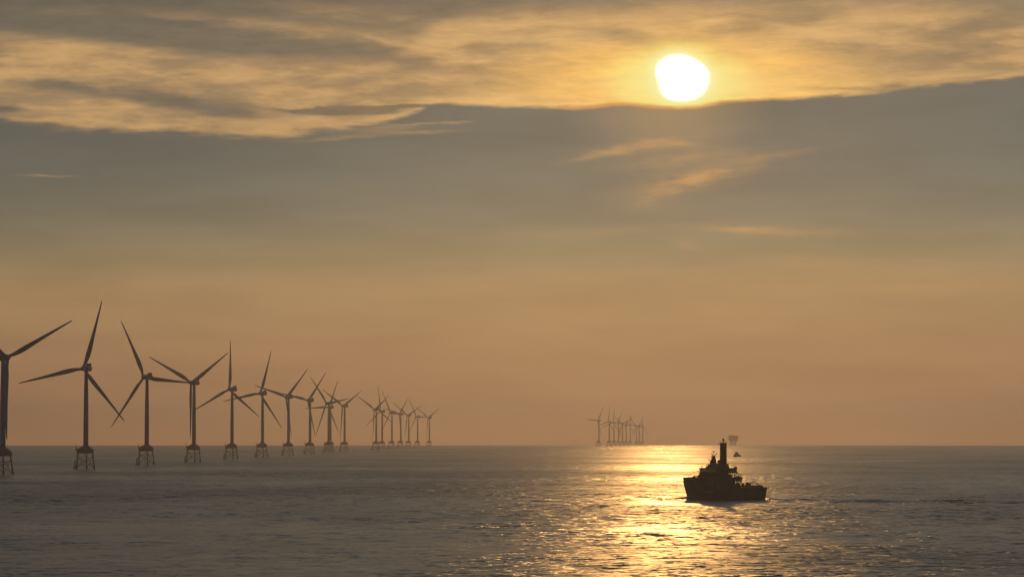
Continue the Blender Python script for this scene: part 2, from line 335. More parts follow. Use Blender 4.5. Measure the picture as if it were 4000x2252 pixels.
def build_sea():
    rng = np.random.default_rng(11)
    rs = np.concatenate([[2, 40, 150, 350, 550, 700], np.arange(760, 2600, 2.4), np.arange(2600, 5200, 4.5), 5200+500*np.arange(1, 43)])
    dense = np.radians(np.linspace(-11.5, 11.5, 430)); coarse = np.radians(np.arange(13.5, 347, 3.0))
    th = np.concatenate([dense, coarse]); na, nr = len(th), len(rs)
    R, T = np.meshgrid(rs, th, indexing='ij'); X_, Y_ = R*np.sin(T), R*np.cos(T)
    win = np.clip((R-740)/120, 0, 1)*np.clip((5200-R)/2400, 0, 1)*np.clip((np.radians(11.3)-np.abs((T+np.pi) % (2*np.pi)-np.pi))/np.radians(0.8), 0, 1)
    h = np.zeros_like(R)
    n = 64
    lam = np.exp(rng.uniform(np.log(6.5), np.log(34.0), n)); dr = rng.normal(0, 0.75, n)+np.radians(12); ph = rng.uniform(0, 2*np.pi, n)
    for l, d_, p in zip(lam, dr, ph):
        k = 2*np.pi/l; a = SWELL/k*math.sqrt(2.0/n)*(1.0 if l < 35 else 0.6)
        fade = np.clip((l-4.0*(2.4 if True else 1))/3.0+0.6, 0, 1)
        h += a*fade*np.cos(k*(X_*math.sin(d_)+Y_*math.cos(d_))+p)
    grp = 0.75+0.45*np.sin(X_/83.0+1.3*np.sin(Y_/140.0))*np.sin(Y_/61.0+1.7*np.sin(X_/190.0))+0.25*np.sin(Y_/210.0+np.sin(X_/400.0))
    h *= win*np.clip(grp, 0.2, 1.6)
    # wake of the ship: a bundle of low ridges trailing to the right and a bow wave
    calm = np.zeros_like(R)
    sx_, sy_, _ = place(2810.5, 1893.0); hd = np.array([-math.sin(D(36.4)), math.cos(D(36.4))])
    st = np.array([sx_, sy_])-hd*33
    trk = [(st[0], st[1]), (st[0]+16, st[1]-12), (st[0]+40, st[1]-22), (st[0]+75, st[1]-34), (st[0]+130, st[1]-62), (st[0]+190, st[1]-105), (st[0]+260, st[1]-160)]
    tx = np.array([p[0] for p in trk]); ty = np.array([p[1] for p in trk])
    yy = np.interp(X_, tx, ty); on = np.clip((X_-tx[0]+2)/8, 0, 1)*np.clip((tx[-1]-X_)/60, 0, 1)*(R < 2600)*(R > 900)
    wob = 1.8*np.sin(X_/9.0)+1.2*np.sin(X_/4.3+1)
    for off, am, wd in ((-19, 1.2, 5.5), (-6, 1.5, 5.5), (9, 1.1, 5.5), (26, 0.6, 6.0)):
        q = (Y_-yy-off-wob-(X_-tx[0])*0.02*np.sign(off))/wd
        h += on*am*np.exp(-q*q)*(0.75+0.35*np.sin(X_/14.0+off))
    calm = np.maximum(calm, on*np.exp(-((Y_-yy)/26.0)**2))
    bow = np.array([sx_, sy_])+hd*29
    for sg in (-1, 1):
        dv = hd*-0.86+np.array([hd[1], -hd[0]])*sg*0.5
        dx, dy = X_-bow[0], Y_-bow[1]; al = dx*dv[0]+dy*dv[1]; ac_ = dx*dv[1]-dy*dv[0]
        h += 0.7*np.exp(-(ac_/2.6)**2)*np.clip((al+6)/6, 0, 1)*np.exp(-np.clip(al, 0, None)/26.0)*(R < 2400)
    dx, dy = X_-(bow[0]-4), Y_-(bow[1]+4); h += 0.75*np.exp(-(dx/5.5)**2-(dy/4.5)**2)
    Z_ = h-R*R/(2*RE)
    co = np.concatenate([[[0, 0, 0]], np.stack([X_, Y_, Z_], -1).reshape(-1, 3)]).astype(np.float32)
    i = np.arange(nr-1)[:, None]*na+1; k = np.arange(na)[None, :]; k2 = (k+1) % na
    quads = np.stack([i+k, i+k2, i+na+k2, i+na+k], -1).reshape(-1, 4)[:, ::-1]
    tris = np.stack([np.zeros(na, int), 1+(np.arange(na)+1) % na, 1+np.arange(na)], -1)
    me = bpy.data.meshes.new('water')
    me.vertices.add(len(co)); me.vertices.foreach_set('co', co.ravel())
    loops = np.concatenate([quads.ravel(), tris.ravel()]).astype(np.int32)
    me.loops.add(len(loops)); me.loops.foreach_set('vertex_index', loops)
    ls = np.concatenate([np.arange(len(quads))*4, len(quads)*4+np.arange(len(tris))*3]).astype(np.int32)
    me.polygons.add(len(ls)); me.polygons.foreach_set('loop_start', ls)
    me.polygons.foreach_set('use_smooth', np.ones(len(ls), bool))
    me.update(calc_edges=True); me.validate()
    at = me.attributes.new('wake', 'FLOAT', 'POINT'); at.data.foreach_set('value', np.concatenate([[0.0], calm.ravel()]).astype(np.float32))
    me.materials.append(M['water'])
    if me.polygons[0].normal.z < 0: me.flip_normals()
    o = bpy.data.objects.new('water', me); link(o)
    o['kind'] = 'structure'; o['label'] = 'calm rippled sea with the glitter path of the low sun'
    return o
SWELL = 0.055
sea = build_sea()

# ------------------------------------------------------------------ wind turbines
HUB_Z, R_B, OVER = 111.0, 78.0, 7.5
PHI = [-73, 47, 167]                            # azimuth of the three jacket legs
def leg_pt(k, z):
    r = 12.1-(12.1-9.1)*z/17.5; t = D(PHI[k]); return Vector((r*math.sin(t), r*math.cos(t), z))
def tri_ring(r, z, blend, n=24):
    """plan ring between a circle (blend 0) and a rounded triangle with its corners over the legs (blend 1)"""
    ring = []
    for i in range(n):
        a = 360.0*i/n+PHI[0]; d = min(abs(((a-p+180) % 360)-180) for p in PHI)
        k = 0.5/math.cos(D(60-d)); rr = r*((1-blend)+blend*min(1.0, k*1.18)); t = D(a)
        ring.append((rr*math.sin(t), rr*math.cos(t), z))
    return ring[::-1]
def blade_mesh():
    st = [(2.0, 1.5, 1.5, 0), (4.5, 1.5, 1.4, 2), (9, 2.0, 1.1, 12), (15, 2.65, 0.75, 10), (20, 2.75, 0.6, 8), (30, 2.3, 0.42, 5), (42, 1.75, 0.3, 3), (55, 1.3, 0.2, 1), (66, 0.95, 0.13, 0), (74, 0.65, 0.08, -1), (77.3, 0.45, 0.05, -1), (78, 0.12, 0.03, -1)]
    rings = []
    for z, c, th, tw in st:
        ring = []; n = 14; full = z <= 4.5
        for k in range(n):
            t = 2*math.pi*k/n
            if full: x, y = c*math.cos(t), c*math.sin(t)
            else:
                x = c*math.cos(t)+c*0.35; y = th*math.sin(t)*(1.0 if math.cos(t) < 0 else 0.55+0.45*(1-math.cos(t)))
            w = D(tw+4); x, y = x*math.cos(w)-y*math.sin(w), x*math.sin(w)+y*math.cos(w)
            ring.append((x, y-3.2*(z/78)**2-z*math.tan(D(1.2)), z))
        rings.append(ring)
    return MB().loft(rings)
def make_turbine():
    t = thing('wind_turbine', '', 'wind turbine', (0, 0, 0))
    for k in range(3):
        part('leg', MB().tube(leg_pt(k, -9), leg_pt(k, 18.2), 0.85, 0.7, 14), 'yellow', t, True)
    br = MB()
    for k in range(3):
        a, b = k, (k+1) % 3
        for z0, z1 in ((0.4, 14.6), (-9, 0.4)):
            br.tube(leg_pt(a, z0), leg_pt(b, z1), 0.29, n=8); br.tube(leg_pt(b, z0), leg_pt(a, z1), 0.29, n=8)
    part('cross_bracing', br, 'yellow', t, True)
    jt = MB()
    c = leg_pt(0, 14); e = leg_pt(2, 14)
    P = [c.lerp(e, 0.82)+Vector((0, 0, 4)), c.lerp(e, 0.72)+Vector((0, 0, 1)), c.lerp(e, 0.55)+Vector((0, 0, -0.8)), c.lerp(e, 0.2)+Vector((0, 0, -1.6)), c.lerp(e, 0.05)+Vector((0, 0, -4)), leg_pt(0, -9)+Vector((1.6, -1.2, 0))]
    jt.path([tuple(p) for p in P], 0.28); part('cable_tube', jt, 'yellow', t, True)
    bl = MB(); out_ = Vector((math.sin(D(PHI[0])), math.cos(D(PHI[0])), 0)); sd_ = Vector((out_.y, -out_.x, 0))
    for q in (-1.1, 1.1):
        a = leg_pt(0, -4)+out_*2.0+sd_*q; b = leg_pt(0, 8.5)+out_*2.6+sd_*q; bl.tube(a, b, 0.3)
        for z in (1, 4.5, 8): bl.tube(leg_pt(0, z), leg_pt(0, z)+out_*2.4+sd_*q, 0.18)
    for z in range(0, 17, 1):
        p = leg_pt(0, z)+out_*1.7; bl.tube(p-sd_*0.4, p+sd_*0.4, 0.07, n=5)
    for q in (-0.4, 0.4): bl.tube(leg_pt(0, 0)+out_*1.7+sd_*q, leg_pt(0, 20)+out_*1.9+sd_*q, 0.1, n=6)
    p = leg_pt(0, 8.8)+out_*2.0; bl.box(p.x-1.4, p.x+1.2, p.y-1.2, p.y+1.2, 8.7, 8.9)
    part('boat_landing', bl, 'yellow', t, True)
    tp = MB().loft([tri_ring(10.6, 17.4, 1), tri_ring(10.9, 18.0, 1), tri_ring(10.4, 21.4, 1), tri_ring(9.6, 22.3, 0.9), tri_ring(6.4, 24.4, 0.5), tri_ring(3.3, 25.6, 0), tri_ring(2.75, 26.4, 0)])
    tpo = part('transition_piece', tp, 'yellow', t, True)
    rl = MB()
    ring = tri_ring(11.0, 21.5, 1, 36)
    for z in (22.0, 22.6):
        for a, b in zip(ring, ring[1:]+ring[:1]): rl.tube((a[0], a[1], z), (b[0], b[1], z), 0.05, n=4)
    for a in ring: rl.tube((a[0], a[1], 21.0), (a[0], a[1], 22.6), 0.05, n=4)
    part('railing', rl, 'yellow', tpo)
    pl = MB(); c = leg_pt(0, 19); pl.box(c.x-3.2, c.x+1.5, c.y-1.8, c.y+1.8, 20.6, 20.9); pl.tube((c.x-2.6, c.y, 20.6), (c.x+0.5, c.y, 17.8), 0.22)
    part('side_platform', pl, 'yellow', tpo)
    dc = MB(); b = (c.x-2.2, c.y, 20.9); dc.tube(b, (b[0], b[1], 23.2), 0.42, 0.32); dc.box(b[0]-0.7, b[0]+0.8, b[1]-0.6, b[1]+0.6, 21.4, 22.8)
    dc.tube((b[0], b[1], 22.8), (b[0]+0.2, b[1]-0.3, 24.4), 0.34, 0.3); dc.tube((b[0]+0.2, b[1]-0.3, 24.2), (b[0]-0.7, b[1]-0.5, 27.2), 0.28, 0.16); dc.tube((b[0]-0.7, b[1]-0.5, 27.2), (b[0]-0.65, b[1]-0.5, 23.6), 0.05, n=4)
    part('davit_crane', dc, 'dark', t, True)
    tw = MB().lathe([(2.75, 26.0), (2.75, 50), (2.5, 75), (2.1, 96), (1.9, HUB_Z-3.4)], 28)
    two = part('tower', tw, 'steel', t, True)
    dr = MB(); dr.box(-0.55, 0.55, -2.85, -2.6, 26.6, 29.0); part('door', dr, 'dark', two)
    # nacelle: local -Y points to the rotor
    nc = MB(); prof = [(-3.9, 2.6, 2.9), (-3.2, 3.0, 3.2), (1.5, 3.1, 3.3), (7.0, 3.0, 3.25), (9.2, 2.7, 2.9)]
    rings = []
    for y, hw, hh in prof:
        ring = []
        for k in range(20):
            a = 2*math.pi*k/20; cx, cz = math.cos(a), math.sin(a); q = 1.0/((abs(cx)**4+abs(cz)**4)**0.25)
            ring.append((hw*cx*q, y, hh*cz*q+0.2))
        rings.append(ring[::-1])
    nc.loft(rings); nc.lathe([(2.3, -3.5), (2.3, -0.5)], 20, 'z')
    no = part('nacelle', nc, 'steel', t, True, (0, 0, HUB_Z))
    cl = MB(); cl.box(-2.7, 2.7, 6.6, 7.3, 3.2, 5.6); cl.box(-2.9, 2.9, 6.3, 6.6, 3.3, 5.8); part('cooler', cl, 'dark', no)
    hd = MB()
    for x, y in ((-2.6, 2), (2.6, 2), (-2.6, 6), (2.6, 6)): hd.tube((x, y, 3.3), (x, y, 4.6), 0.06, n=5)
    for z in (4.1, 4.6):
        for a, b in (((-2.6, 2), (2.6, 2)), ((-2.6, 2), (-2.6, 6)), ((2.6, 2), (2.6, 6))): hd.tube((*a, z), (*b, z), 0.06, n=5)
    part('railing', hd, 'dark', no)
    ms = MB(); ms.tube((1.2, 7.0, 5.6), (1.2, 7.0, 7.6), 0.07, n=5); ms.tube((0.8, 7.0, 7.2), (1.6, 7.0, 7.2), 0.05, n=5); part('weather_mast', ms, 'dark', no)
    hb = MB().lathe([(2.3, -3.4), (2.9, -2.2), (2.95, 0.0), (2.75, 1.4), (2.0, 2.7), (1.1, 3.4), (0.3, 3.7)], 24, 'y')
    ho = part('hub', hb, 'steel', t, True, (0, -OVER, HUB_Z))
    bm = blade_mesh()
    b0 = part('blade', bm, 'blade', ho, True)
    for k in (1, 2):
        b = b0.copy(); link(b, ho); b.rotation_euler = (0, D(120*k), 0)
    return t
def copy_tree(o, parent=None):
    c = o.copy(); link(c, parent)
    for ch in [x for x in children[o.name]]: copy_tree(ch, c)
    return c
def pose(t, psi, th):
    """psi: yaw of the rotor axis, th: turn of the rotor, clockwise seen from the camera side"""
    P = D(-psi)
    for ch in [x for x in scene.objects if x.parent == t]:
        if ch.name.startswith('nacelle'): ch.rotation_euler = (0, 0, P)
        if ch.name.startswith('hub'):
            ch.location = (-math.sin(D(psi))*OVER, -math.cos(D(psi))*OVER, HUB_Z)
            ch.rotation_euler = (Matrix.Rotation(P, 3, 'Z') @ Matrix.Rotation(D(th), 3, 'Y')).to_euler()
TURB = [  # tower u, distance, yaw, rotor turn, label
 (14.5, 3116, -40, 62, 0, 'large wind turbine cut off by the left border, one blade pointing straight down'),
 (338.8, 3622, 18, 18, 0, 'complete dark wind turbine nearest the left border, blades up, left and lower right'),
 (576.2, 4152, 27, 96, 0, 'wind turbine, third from left, whose right blade reaches its neighbour\'s hub'),
 (760.0, 4582, 30, 58, 0, 'wind turbine, fourth from left, two blades spread in a V, one down the tower'),
 (908.4, 5216, 34, 4, 0, 'wind turbine, fifth from left, its top blade pointing almost vertically up'),
 (1027.3, 5699, 32, 20, 0, 'wind turbine, sixth from left, top blade leaning right, its crossed neighbour on each side'),
 (1128.7, 6218, 36, 47, 0, 'wind turbine, seventh from left, third blade hidden along its own tower'),
 (1212.7, 6777, 36, 42, 0, 'wind turbine, eighth from left, low blade tip meeting the next turbine\'s tip'),
 (1285.2, 7361, 42, 82, 0, 'wind turbine, front one of the overlapping pair just left of the row\'s last near tower'),
 (1292.5, 8279, 40, 28, 0, 'wind turbine half hidden directly behind another tower, hub just below the front hub'),
 (1347.5, 7956, 42, 62, 0, 'last wind turbine of the near row, right before the gap to the hazier cluster'),
 (1470.8, 8964, 47, 60, 1, 'hazy wind turbine, leftmost and tallest of the cluster of seven'),
 (1493.8, 9564, 51, 116, 1, 'hazy wind turbine, second of the cluster, close beside the leftmost, top blade vertical'),
 (1532.0, 10012, 49, 93, 1, 'hazy wind turbine, third of the cluster, top blade leaning left'),
 (1566.4, 10605, 50, 45, 1, 'hazy wind turbine in the middle of the cluster, blade up to the right'),
 (1597.5, 11149, 42, 65, 1, 'hazy wind turbine, fifth of the cluster, blades in an open V'),
 (1632.1, 11745, 52, 91, 1, 'hazy wind turbine, sixth of the cluster, one blade pointing right'),
 (1678.0, 12264, 47, 62, 1, 'hazy wind turbine, rightmost of the cluster, standing a little apart'),
 (2339.0, 14107, 50, 35, 2, 'faint wind turbine, tallest and leftmost of the far row by the sun glitter'),
 (2379.3, 14917, 50, 14, 2, 'faint wind turbine, second of the far row, after a wider gap'),
 (2397.7, 15544, 50, 12, 2, 'faint wind turbine, third of the far row, top blade nearly upright'),
 (2415.5, 16077, 50, 35, 2, 'faint wind turbine, fourth of the far row, top blade leaning right'),
 (2430.8, 16640, 45, 70, 2, 'faint wind turbine, fifth of the far row, between two close neighbours'),
 (2445.3, 17236, 45, 48, 2, 'faint wind turbine, sixth of the far row, second before the gap'),
 (2461.2, 17866, 45, 20, 2, 'faint wind turbine, seventh of the far row, last before the gap'),
 (2485.4, 18705, 45, 80, 2, 'barely visible wind turbine, leftmost of the last three in the haze'),
 (2496.0, 19057, 45, 40, 2, 'barely visible wind turbine, middle one of the last three in the haze'),
 (2509.6, 19237, 45, 10, 2, 'barely visible wind turbine, rightmost of the last three in the haze'),
]
GROUPS = ['wind turbines in the near row', 'hazy cluster of wind turbines', 'faint far wind turbines near the glitter path']
proto = make_turbine()
children = {}
for o in scene.objects: children.setdefault(o.name, [])
for o in scene.objects:
    if o.parent: children[o.parent.name].append(o)
turbs = [proto]+[copy_tree(proto) for _ in TURB[1:]]
for t, (u, d, psi, th, gi, lab) in zip(turbs, TURB):
    t.location = place(u, d); t['label'] = lab; t['group'] = GROUPS[gi]; pose(t, psi, th)

# ------------------------------------------------------------------ offshore substation on the horizon
def substation():
    x, y, z = place(2862.5, 17000)
    t = thing('offshore_substation', 'faint boxy offshore substation platform standing on the horizon right of the ship mast', 'platform', (x, y, z), D(8))
    for sx_ in (-1, 1):
        for sy_ in (-1, 1):
            part('leg', MB().tube((sx_*13.5, sy_*11, -10), (sx_*11.5, sy_*10, 27), 1.3), 'far', t, True)
    br = MB()
    for a, b in (((-1, -1), (1, -1)), ((1, -1), (1, 1)), ((1, 1), (-1, 1)), ((-1, 1), (-1, -1))):
        br.tube((a[0]*13, a[1]*11, 2), (b[0]*12, b[1]*10, 24), 0.7); br.tube((b[0]*13, b[1]*11, 2), (a[0]*12, a[1]*10, 24), 0.7); br.tube((a[0]*13, a[1]*11, 3), (b[0]*13, b[1]*11, 3), 0.6)
    part('cross_bracing', br, 'far', t, True)
    top = MB()
    top.box(-17, 17, -12, 12, 24, 28); top.box(-24, 23, -15, 15, 28, 37); top.box(-22, 20, -14.5, 14.5, 37.02, 45); top.box(-23, 24, -15, 15, 45.02, 52); top.box(-15, 4, -9, 9, 52.02, 54.5)
    part('topside', top, 'far', t)
    cr = MB(); cr.tube((-19, 0, 52), (-19, 0, 57), 1.2); cr.tube((-19, 0, 56), (-17, 0, 66), 0.5); part('crane', cr, 'far', t)
    ma = MB(); ma.tube((-20.5, 6, 52), (-20.5, 6, 62), 0.4); part('mast', ma, 'far', t)
substation()

# ------------------------------------------------------------------ small workboat behind
def workboat():
    x, y, z = place(2876, 5900)
    t = thing('crew_boat', 'small dark crew boat on the water just right of the ship\'s tall tower', 'boat', (x, y, z), D(32))
    rings = []
    for s, hb, zd, zb in ((-9, 3.6, 2.3, -0.6), (-4, 3.7, 2.4, -0.8), (3, 3.5, 2.8, -0.8), (7, 2.3, 3.3, -0.4), (9.8, 0.15, 3.8, 0.6)):
        rings.append([(hb, s, zd), (hb*0.9, s, 0.3), (hb*0.3, s, zb), (-hb*0.3, s, zb), (-hb*0.9, s, 0.3), (-hb, s, zd)])
    part('hull', MB().loft(rings), 'hull', t)
    cb = MB(); cb.hexa([(-2.9, -2.5, 2.5), (2.9, -2.5, 2.5), (2.9, 5, 2.9), (-2.9, 5, 2.9), (-2.8, -2.0, 5.8), (2.8, -2.0, 5.8), (2.6, 3.6, 5.8), (-2.6, 3.6, 5.8)])
    cb.hexa([(-2.5, -1.6, 5.82), (2.5, -1.6, 5.82), (2.4, 3.0, 5.82), (-2.4, 3.0, 5.82), (-2.0, -0.8, 8.2), (2.0, -0.8, 8.2), (1.9, 1.8, 8.2), (-1.9, 1.8, 8.2)])
    co = part('cabin', cb, 'dark', t)
    ms = MB(); ms.tube((0, 0, 8.1), (0, -0.4, 9.6), 0.12); ms.tube((-0.8, -0.2, 8.2), (0.8, -0.2, 8.2), 0.08); part('mast', ms, 'dark', t)
    rl = MB(); rl.box(-3.4, 3.4, -8.6, -8.4, 2.3, 3.3); rl.box(-3.4, -3.2, -8.4, -3, 2.3, 3.2); rl.box(3.2, 3.4, -8.4, -3, 2.3, 3.2); part('railing', rl, 'dark', t)
workboat()

# ------------------------------------------------------------------ service ship
SHIP_D = 1893.0
def hb_deck(s):                                    # half breadth at deck level
    return float(np.interp(s, [-32.5, -28, 5, 12, 16, 20, 25, 29, 31.5, 33.0], [8.0, 8.5, 8.5, 8.4, 8.2, 7.6, 5.9, 3.6, 1.8, 0.25]))
def hb_wl(s):
    return float(np.interp(s, [-32.5, -28, 5, 10, 14, 20, 25, 29.3, 33], [7.2, 8.3, 8.4, 7.9, 6.9, 4.6, 2.3, 0.2, 0.1]))
def hull_top(s): return float(np.interp(s, [-32.5, 3, 6, 12, 33], [6.9, 6.9, 11.6, 11.7, 12.0]))
def half(s, z):
    t = min(1, max(0, z/11.5)); return hb_wl(s)*(1-t**1.3)+hb_deck(s)*t**1.3
def ship():
    x, y, z = place(2810.5, SHIP_D)
    t = thing('service_ship', 'large dark service ship with tall square gangway tower sailing across the sun glitter', 'ship', (x, y, z), D(36.4))
    # hull: x starboard, y forward
    S = [-32.5, -30, -27, -20, -10, 0, 3, 6, 9, 12, 15, 18, 20, 22, 24, 26, 28, 29.3]
    rings = []
    for s in S:
        zt = hull_top(s); zs = [zt, zt*0.75, zt*0.5, zt*0.25, 0, -1.5]
        pts = [(half(s, q)*(1.0 if q >= 0 else 0.75), q) for q in zs]
        tuck = 1.3 if s == -32.5 else 0
        rings.append([(-h, s+(tuck*(1-max(q, 0)/zt)), q) for h, q in pts]+[(h, s+(tuck*(1-max(q, 0)/zt)), q) for h, q in pts[::-1]])
    # raked stem: the last stations lean forward with height
    for k, f in enumerate((0.25, 0.5, 0.75, 1.0)):
        zt = hull_top(31); zs = [zt, zt*0.75, zt*0.5, zt*0.25, 0, -1.5]; ring = []
        for q in zs:
            r = max(q, 0)/zt; s = 29.3+f*(0.25+3.5*r) if q >= 0 else 29.3+f*0.9
            hw = hb_deck(s)*r**1.3*(1 if f < 1 else 0.1) + hb_wl(29.3)*(1-r)*(1-f*0.6)
            ring.append((hw, s, q))
        rings.append([(-a, b, c) for a, b, c in ring]+ring[::-1])
    hull = part('hull', MB().loft(rings), 'hull', t)
    bb = MB().lathe([(0.1, 33.2), (0.9, 32.6), (1.3, 31.5), (1.5, 28)], 14, 'y', (0, 0, -0.7))
    bb.v = [(a, -b, c) for a, b, c in bb.v]; bb.f = [f[::-1] for f in bb.f]
    part('bulbous_bow', bb, 'hull', hull, True)
    # forecastle bulwark with fairlead openings near the stem
    bw = MB(); tk = 0.18
    SS = [6, 9, 12, 15, 18, 20, 22, 24, 26, 28, 29.5, 30.9, 31.9, 32.6, 33.05]
    for sg in (-1, 1):
        for a, b in zip(SS, SS[1:]):
            za, zb = hull_top(a)-0.05, hull_top(b)-0.05; top = 12.65 if b < 32 else 12.3
            ha, hb_ = hb_deck(a), hb_deck(b)
            def q(z0, z1):
                o = [(sg*ha, a, z0), (sg*hb_, b, z0), (sg*max(hb_-tk, 0.02), b, z0), (sg*max(ha-tk, 0.02), a, z0)]
                o2 = [(p[0], p[1], z1) for p in o]
                v = o+o2
                if sg > 0: v = [v[i] for i in (3, 2, 1, 0, 7, 6, 5, 4)]
                bw.hexa(v)
            if a == 30.9: q(za, za+0.12); q(top-0.14, top)
            else: q(za, top)
    bw_o = part('bulwark', bw, 'hull', t)
    # cargo rail along the work deck, ending before the transom
    for sg in (-1, 1):
        cb = MB(); cb.box(sg*8.5-0.2, sg*8.5+0.2, -27.7, 4, 6.85, 8.35)
        for s in range(-27, 4, 3): cb.box(sg*8.5-0.35, sg*8.5+0.35, s-0.1, s+0.1, 6.9, 8.3)
        part('cargo_rail', cb, 'hull', t)
    dk = MB(); dk.box(-7.9, 7.9, -27.6, -4.6, 6.88, 7.3); part('work_deck', dk, 'dark', t)
    # fender band and draught details
    fd = MB()
    for sg in (-1, 1):
        for a, b in ((-30, -20), (-20, -10), (-10, 0), (0, 5)):
            fd.hexa([(sg*(half(a, 5.4)), a, 5.2), (sg*(half(a, 5.4)+0.22), a, 5.2), (sg*(half(b, 5.4)+0.22), b, 5.2), (sg*half(b, 5.4), b, 5.2), (sg*half(a, 5.6), a, 5.6), (sg*(half(a, 5.6)+0.22), a, 5.6), (sg*(half(b, 5.6)+0.22), b, 5.6), (sg*half(b, 5.6), b, 5.6)])
    part('fender', fd, 'dark', hull)
    # accommodation
    ac = MB(); ac.box(-8, 8, -4.3, 9.8, 6.7, 13.0); ac.hexa([(-8, -0.2, 13.0), (8, -0.2, 13.0), (8, 11.6, 13.0), (-8, 11.6, 13.0), (-7.8, -0.2, 15.2), (5.4, -0.2, 15.2), (5.4, 8.6, 15.2), (-7.8, 8.6, 15.2)])
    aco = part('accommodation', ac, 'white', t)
    for k in range(6):
        for zz in (9.0, 11.4):
            w = MB(); w.box(-8.05, -7.98, -2.6+k*2.1, -1.8+k*2.1, zz, zz+0.75); part('window', w, 'glass', aco)
    # open deck level under the bridge: posts, rails and lockers
    od = MB()
    for s in (-4.1, -2.2):
        for x_ in (-7.6, -3.8, 0, 3.8, 7.6): od.box(x_-0.12, x_+0.12, s-0.12, s+0.12, 13.0, 15.2)
    od.box(5.6, 7.9, 1.5, 4.6, 13.0, 15.2); od.box(6.0, 7.6, -1.6, 0.4, 13.0, 14.3)
    for zz in (13.5, 14.0): od.box(-7.9, 7.9, -4.3, -4.2, zz, zz+0.08); od.box(7.8, 7.9, -4.3, 9.8, zz, zz+0.08)
    od.tube((4.4, -3.4, 13.0), (7.4, -1.0, 15.2), 0.25); od.box(2.6, 4.6, -3.4, -1.4, 13.0, 14.6)
    part('deck_frame', od, 'dark', t)
    # wheelhouse: lower wall, window band with mullions, roof
    wh = MB(); y0, y1, W = -4.6, 7.9, 8.9
    wh.box(-W, W, y0, y1, 15.2, 16.25)
    wh.box(-W, W, y0, y1, 17.35, 17.7)
    for i in range(13):
        x_ = -W+0.12+i*(2*W-0.24)/12
        for yy in (y0+0.12, y1-0.12): wh.box(x_-0.12, x_+0.12, yy-0.12, yy+0.12, 16.25, 17.35)
    for i in range(1, 9):
        yy = y0+i*(y1-y0)/9
        for x_ in (-W+0.12, W-0.12): wh.box(x_-0.12, x_+0.12, yy-0.12, yy+0.12, 16.25, 17.35)
    wh.box(-3.0, 6.5, -1.5, 1.2, 16.25, 17.35)
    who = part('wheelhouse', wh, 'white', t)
    gl = MB(); gl.box(-W+0.05, -W+0.07, y0+0.25, y1-0.25, 16.25, 17.35); gl.box(W-0.07, W-0.05, y0+0.25, y1-0.25, 16.25, 17.35); gl.box(-W+0.25, W-0.25, y0+0.05, y0+0.07, 16.25, 17.35); gl.box(-W+0.25, W-0.25, y1-0.07, y1-0.05, 16.25, 17.35)
    part('window_band', gl, 'glass', who)
    rf = MB(); rf.box(-9.4, 9.3, -4.9, 8.4, 17.7, 18.2, 0.25, 0.25); part('roof', rf, 'white', who)
    pn = MB(); pn.box(7.4, 9.2, -4.7, -3.2, 18.2, 18.9, 0.3, 0.2); pn.box(8.6, 9.6, -5.0, -3.9, 14.9, 15.7); part('wing_console', pn, 'white', who)
    # deckhouse on the roof
    dh = MB(); dh.hexa([(-6.0, -4.2, 18.2), (3.1, -4.2, 18.2), (3.1, 6.4, 18.2), (-6.0, 6.4, 18.2), (-3.6, -3.8, 20.9), (2.6, -3.8, 20.9), (2.6, 4.2, 20.9), (-3.6, 4.2, 20.9)])
    part('deckhouse', dh, 'white', t)
    # signal mast with its three prongs and radar
    mx, my = -2.2, 3.0
    ms = MB(); ms.hexa([(mx-1.9, my-1.3, 20.9), (mx+1.2, my-1.3, 20.9), (mx+1.2, my+1.5, 20.9), (mx-1.9, my+1.5, 20.9), (mx-0.55, my-0.5, 25.2), (mx+0.65, my-0.5, 25.2), (mx+0.65, my+0.5, 25.2), (mx-0.55, my+0.5, 25.2)])
    ms.tube((mx-0.3, my+0.4, 24.8), (mx-0.7, my+1.0, 27.0), 0.22); ms.tube((mx+0.4, my-0.3, 24.6), (mx+1.3, my-1.3, 27.1), 0.26, 0.16); ms.tube((mx-0.1, my, 25.0), (mx-0.1, my, 27.4), 0.12)
    ms.tube((mx-1.6, my+0.6, 24.2), (mx+0.2, my, 24.6), 0.2)
    mo = part('mast', ms, 'dark', t)
    rd = MB(); rd.tube((mx-0.1, my, 27.3), (mx-0.8, my+0.5, 27.9), 0.14); rd.tube((mx-0.1, my, 27.3), (mx+0.6, my-0.5, 27.9), 0.14); rd.box(mx-1.0, mx+0.9, my-0.15, my+0.15, 27.5, 27.75)
    part('radar', rd, 'dark', mo)
    sl = MB().lathe([(0.05, -0.45), (0.42, -0.2), (0.42, 0.2), (0.05, 0.45)], 12, 'z', (mx-2.0, my+1.8, 23.0)); sl.tube((mx-2.0, my+1.8, 22.8), (mx-1.0, my+0.8, 22.4), 0.1); part('searchlight', sl, 'dark', mo, True)
    # stubby crane leaning against the tower
    cr = MB(); cr.tube((0.0, 0.6, 20.9), (0.0, 0.6, 22.0), 0.6); cr.tube((-0.9, 1.3, 21.6), (0.9, -0.4, 23.4), 0.65, 0.5); cr.tube((0.3, 0.2, 23.0), (0.5, 0.0, 24.2), 0.25); part('roof_crane', cr, 'dark', t, True)
    # square gangway tower
    gt = MB(); c0 = (0.0, -3.0)
    gt.box(-1.32, 1.32, -4.32, -1.68, 18.2, 26.4); gt.box(-1.25, 1.25, -4.25, -1.75, 26.4, 32.4); gt.box(-1.75, 1.75, -4.75, -1.25, 18.2, 20.6, 0.4, 0.4)
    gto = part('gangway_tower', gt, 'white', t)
    sp_ = MB()
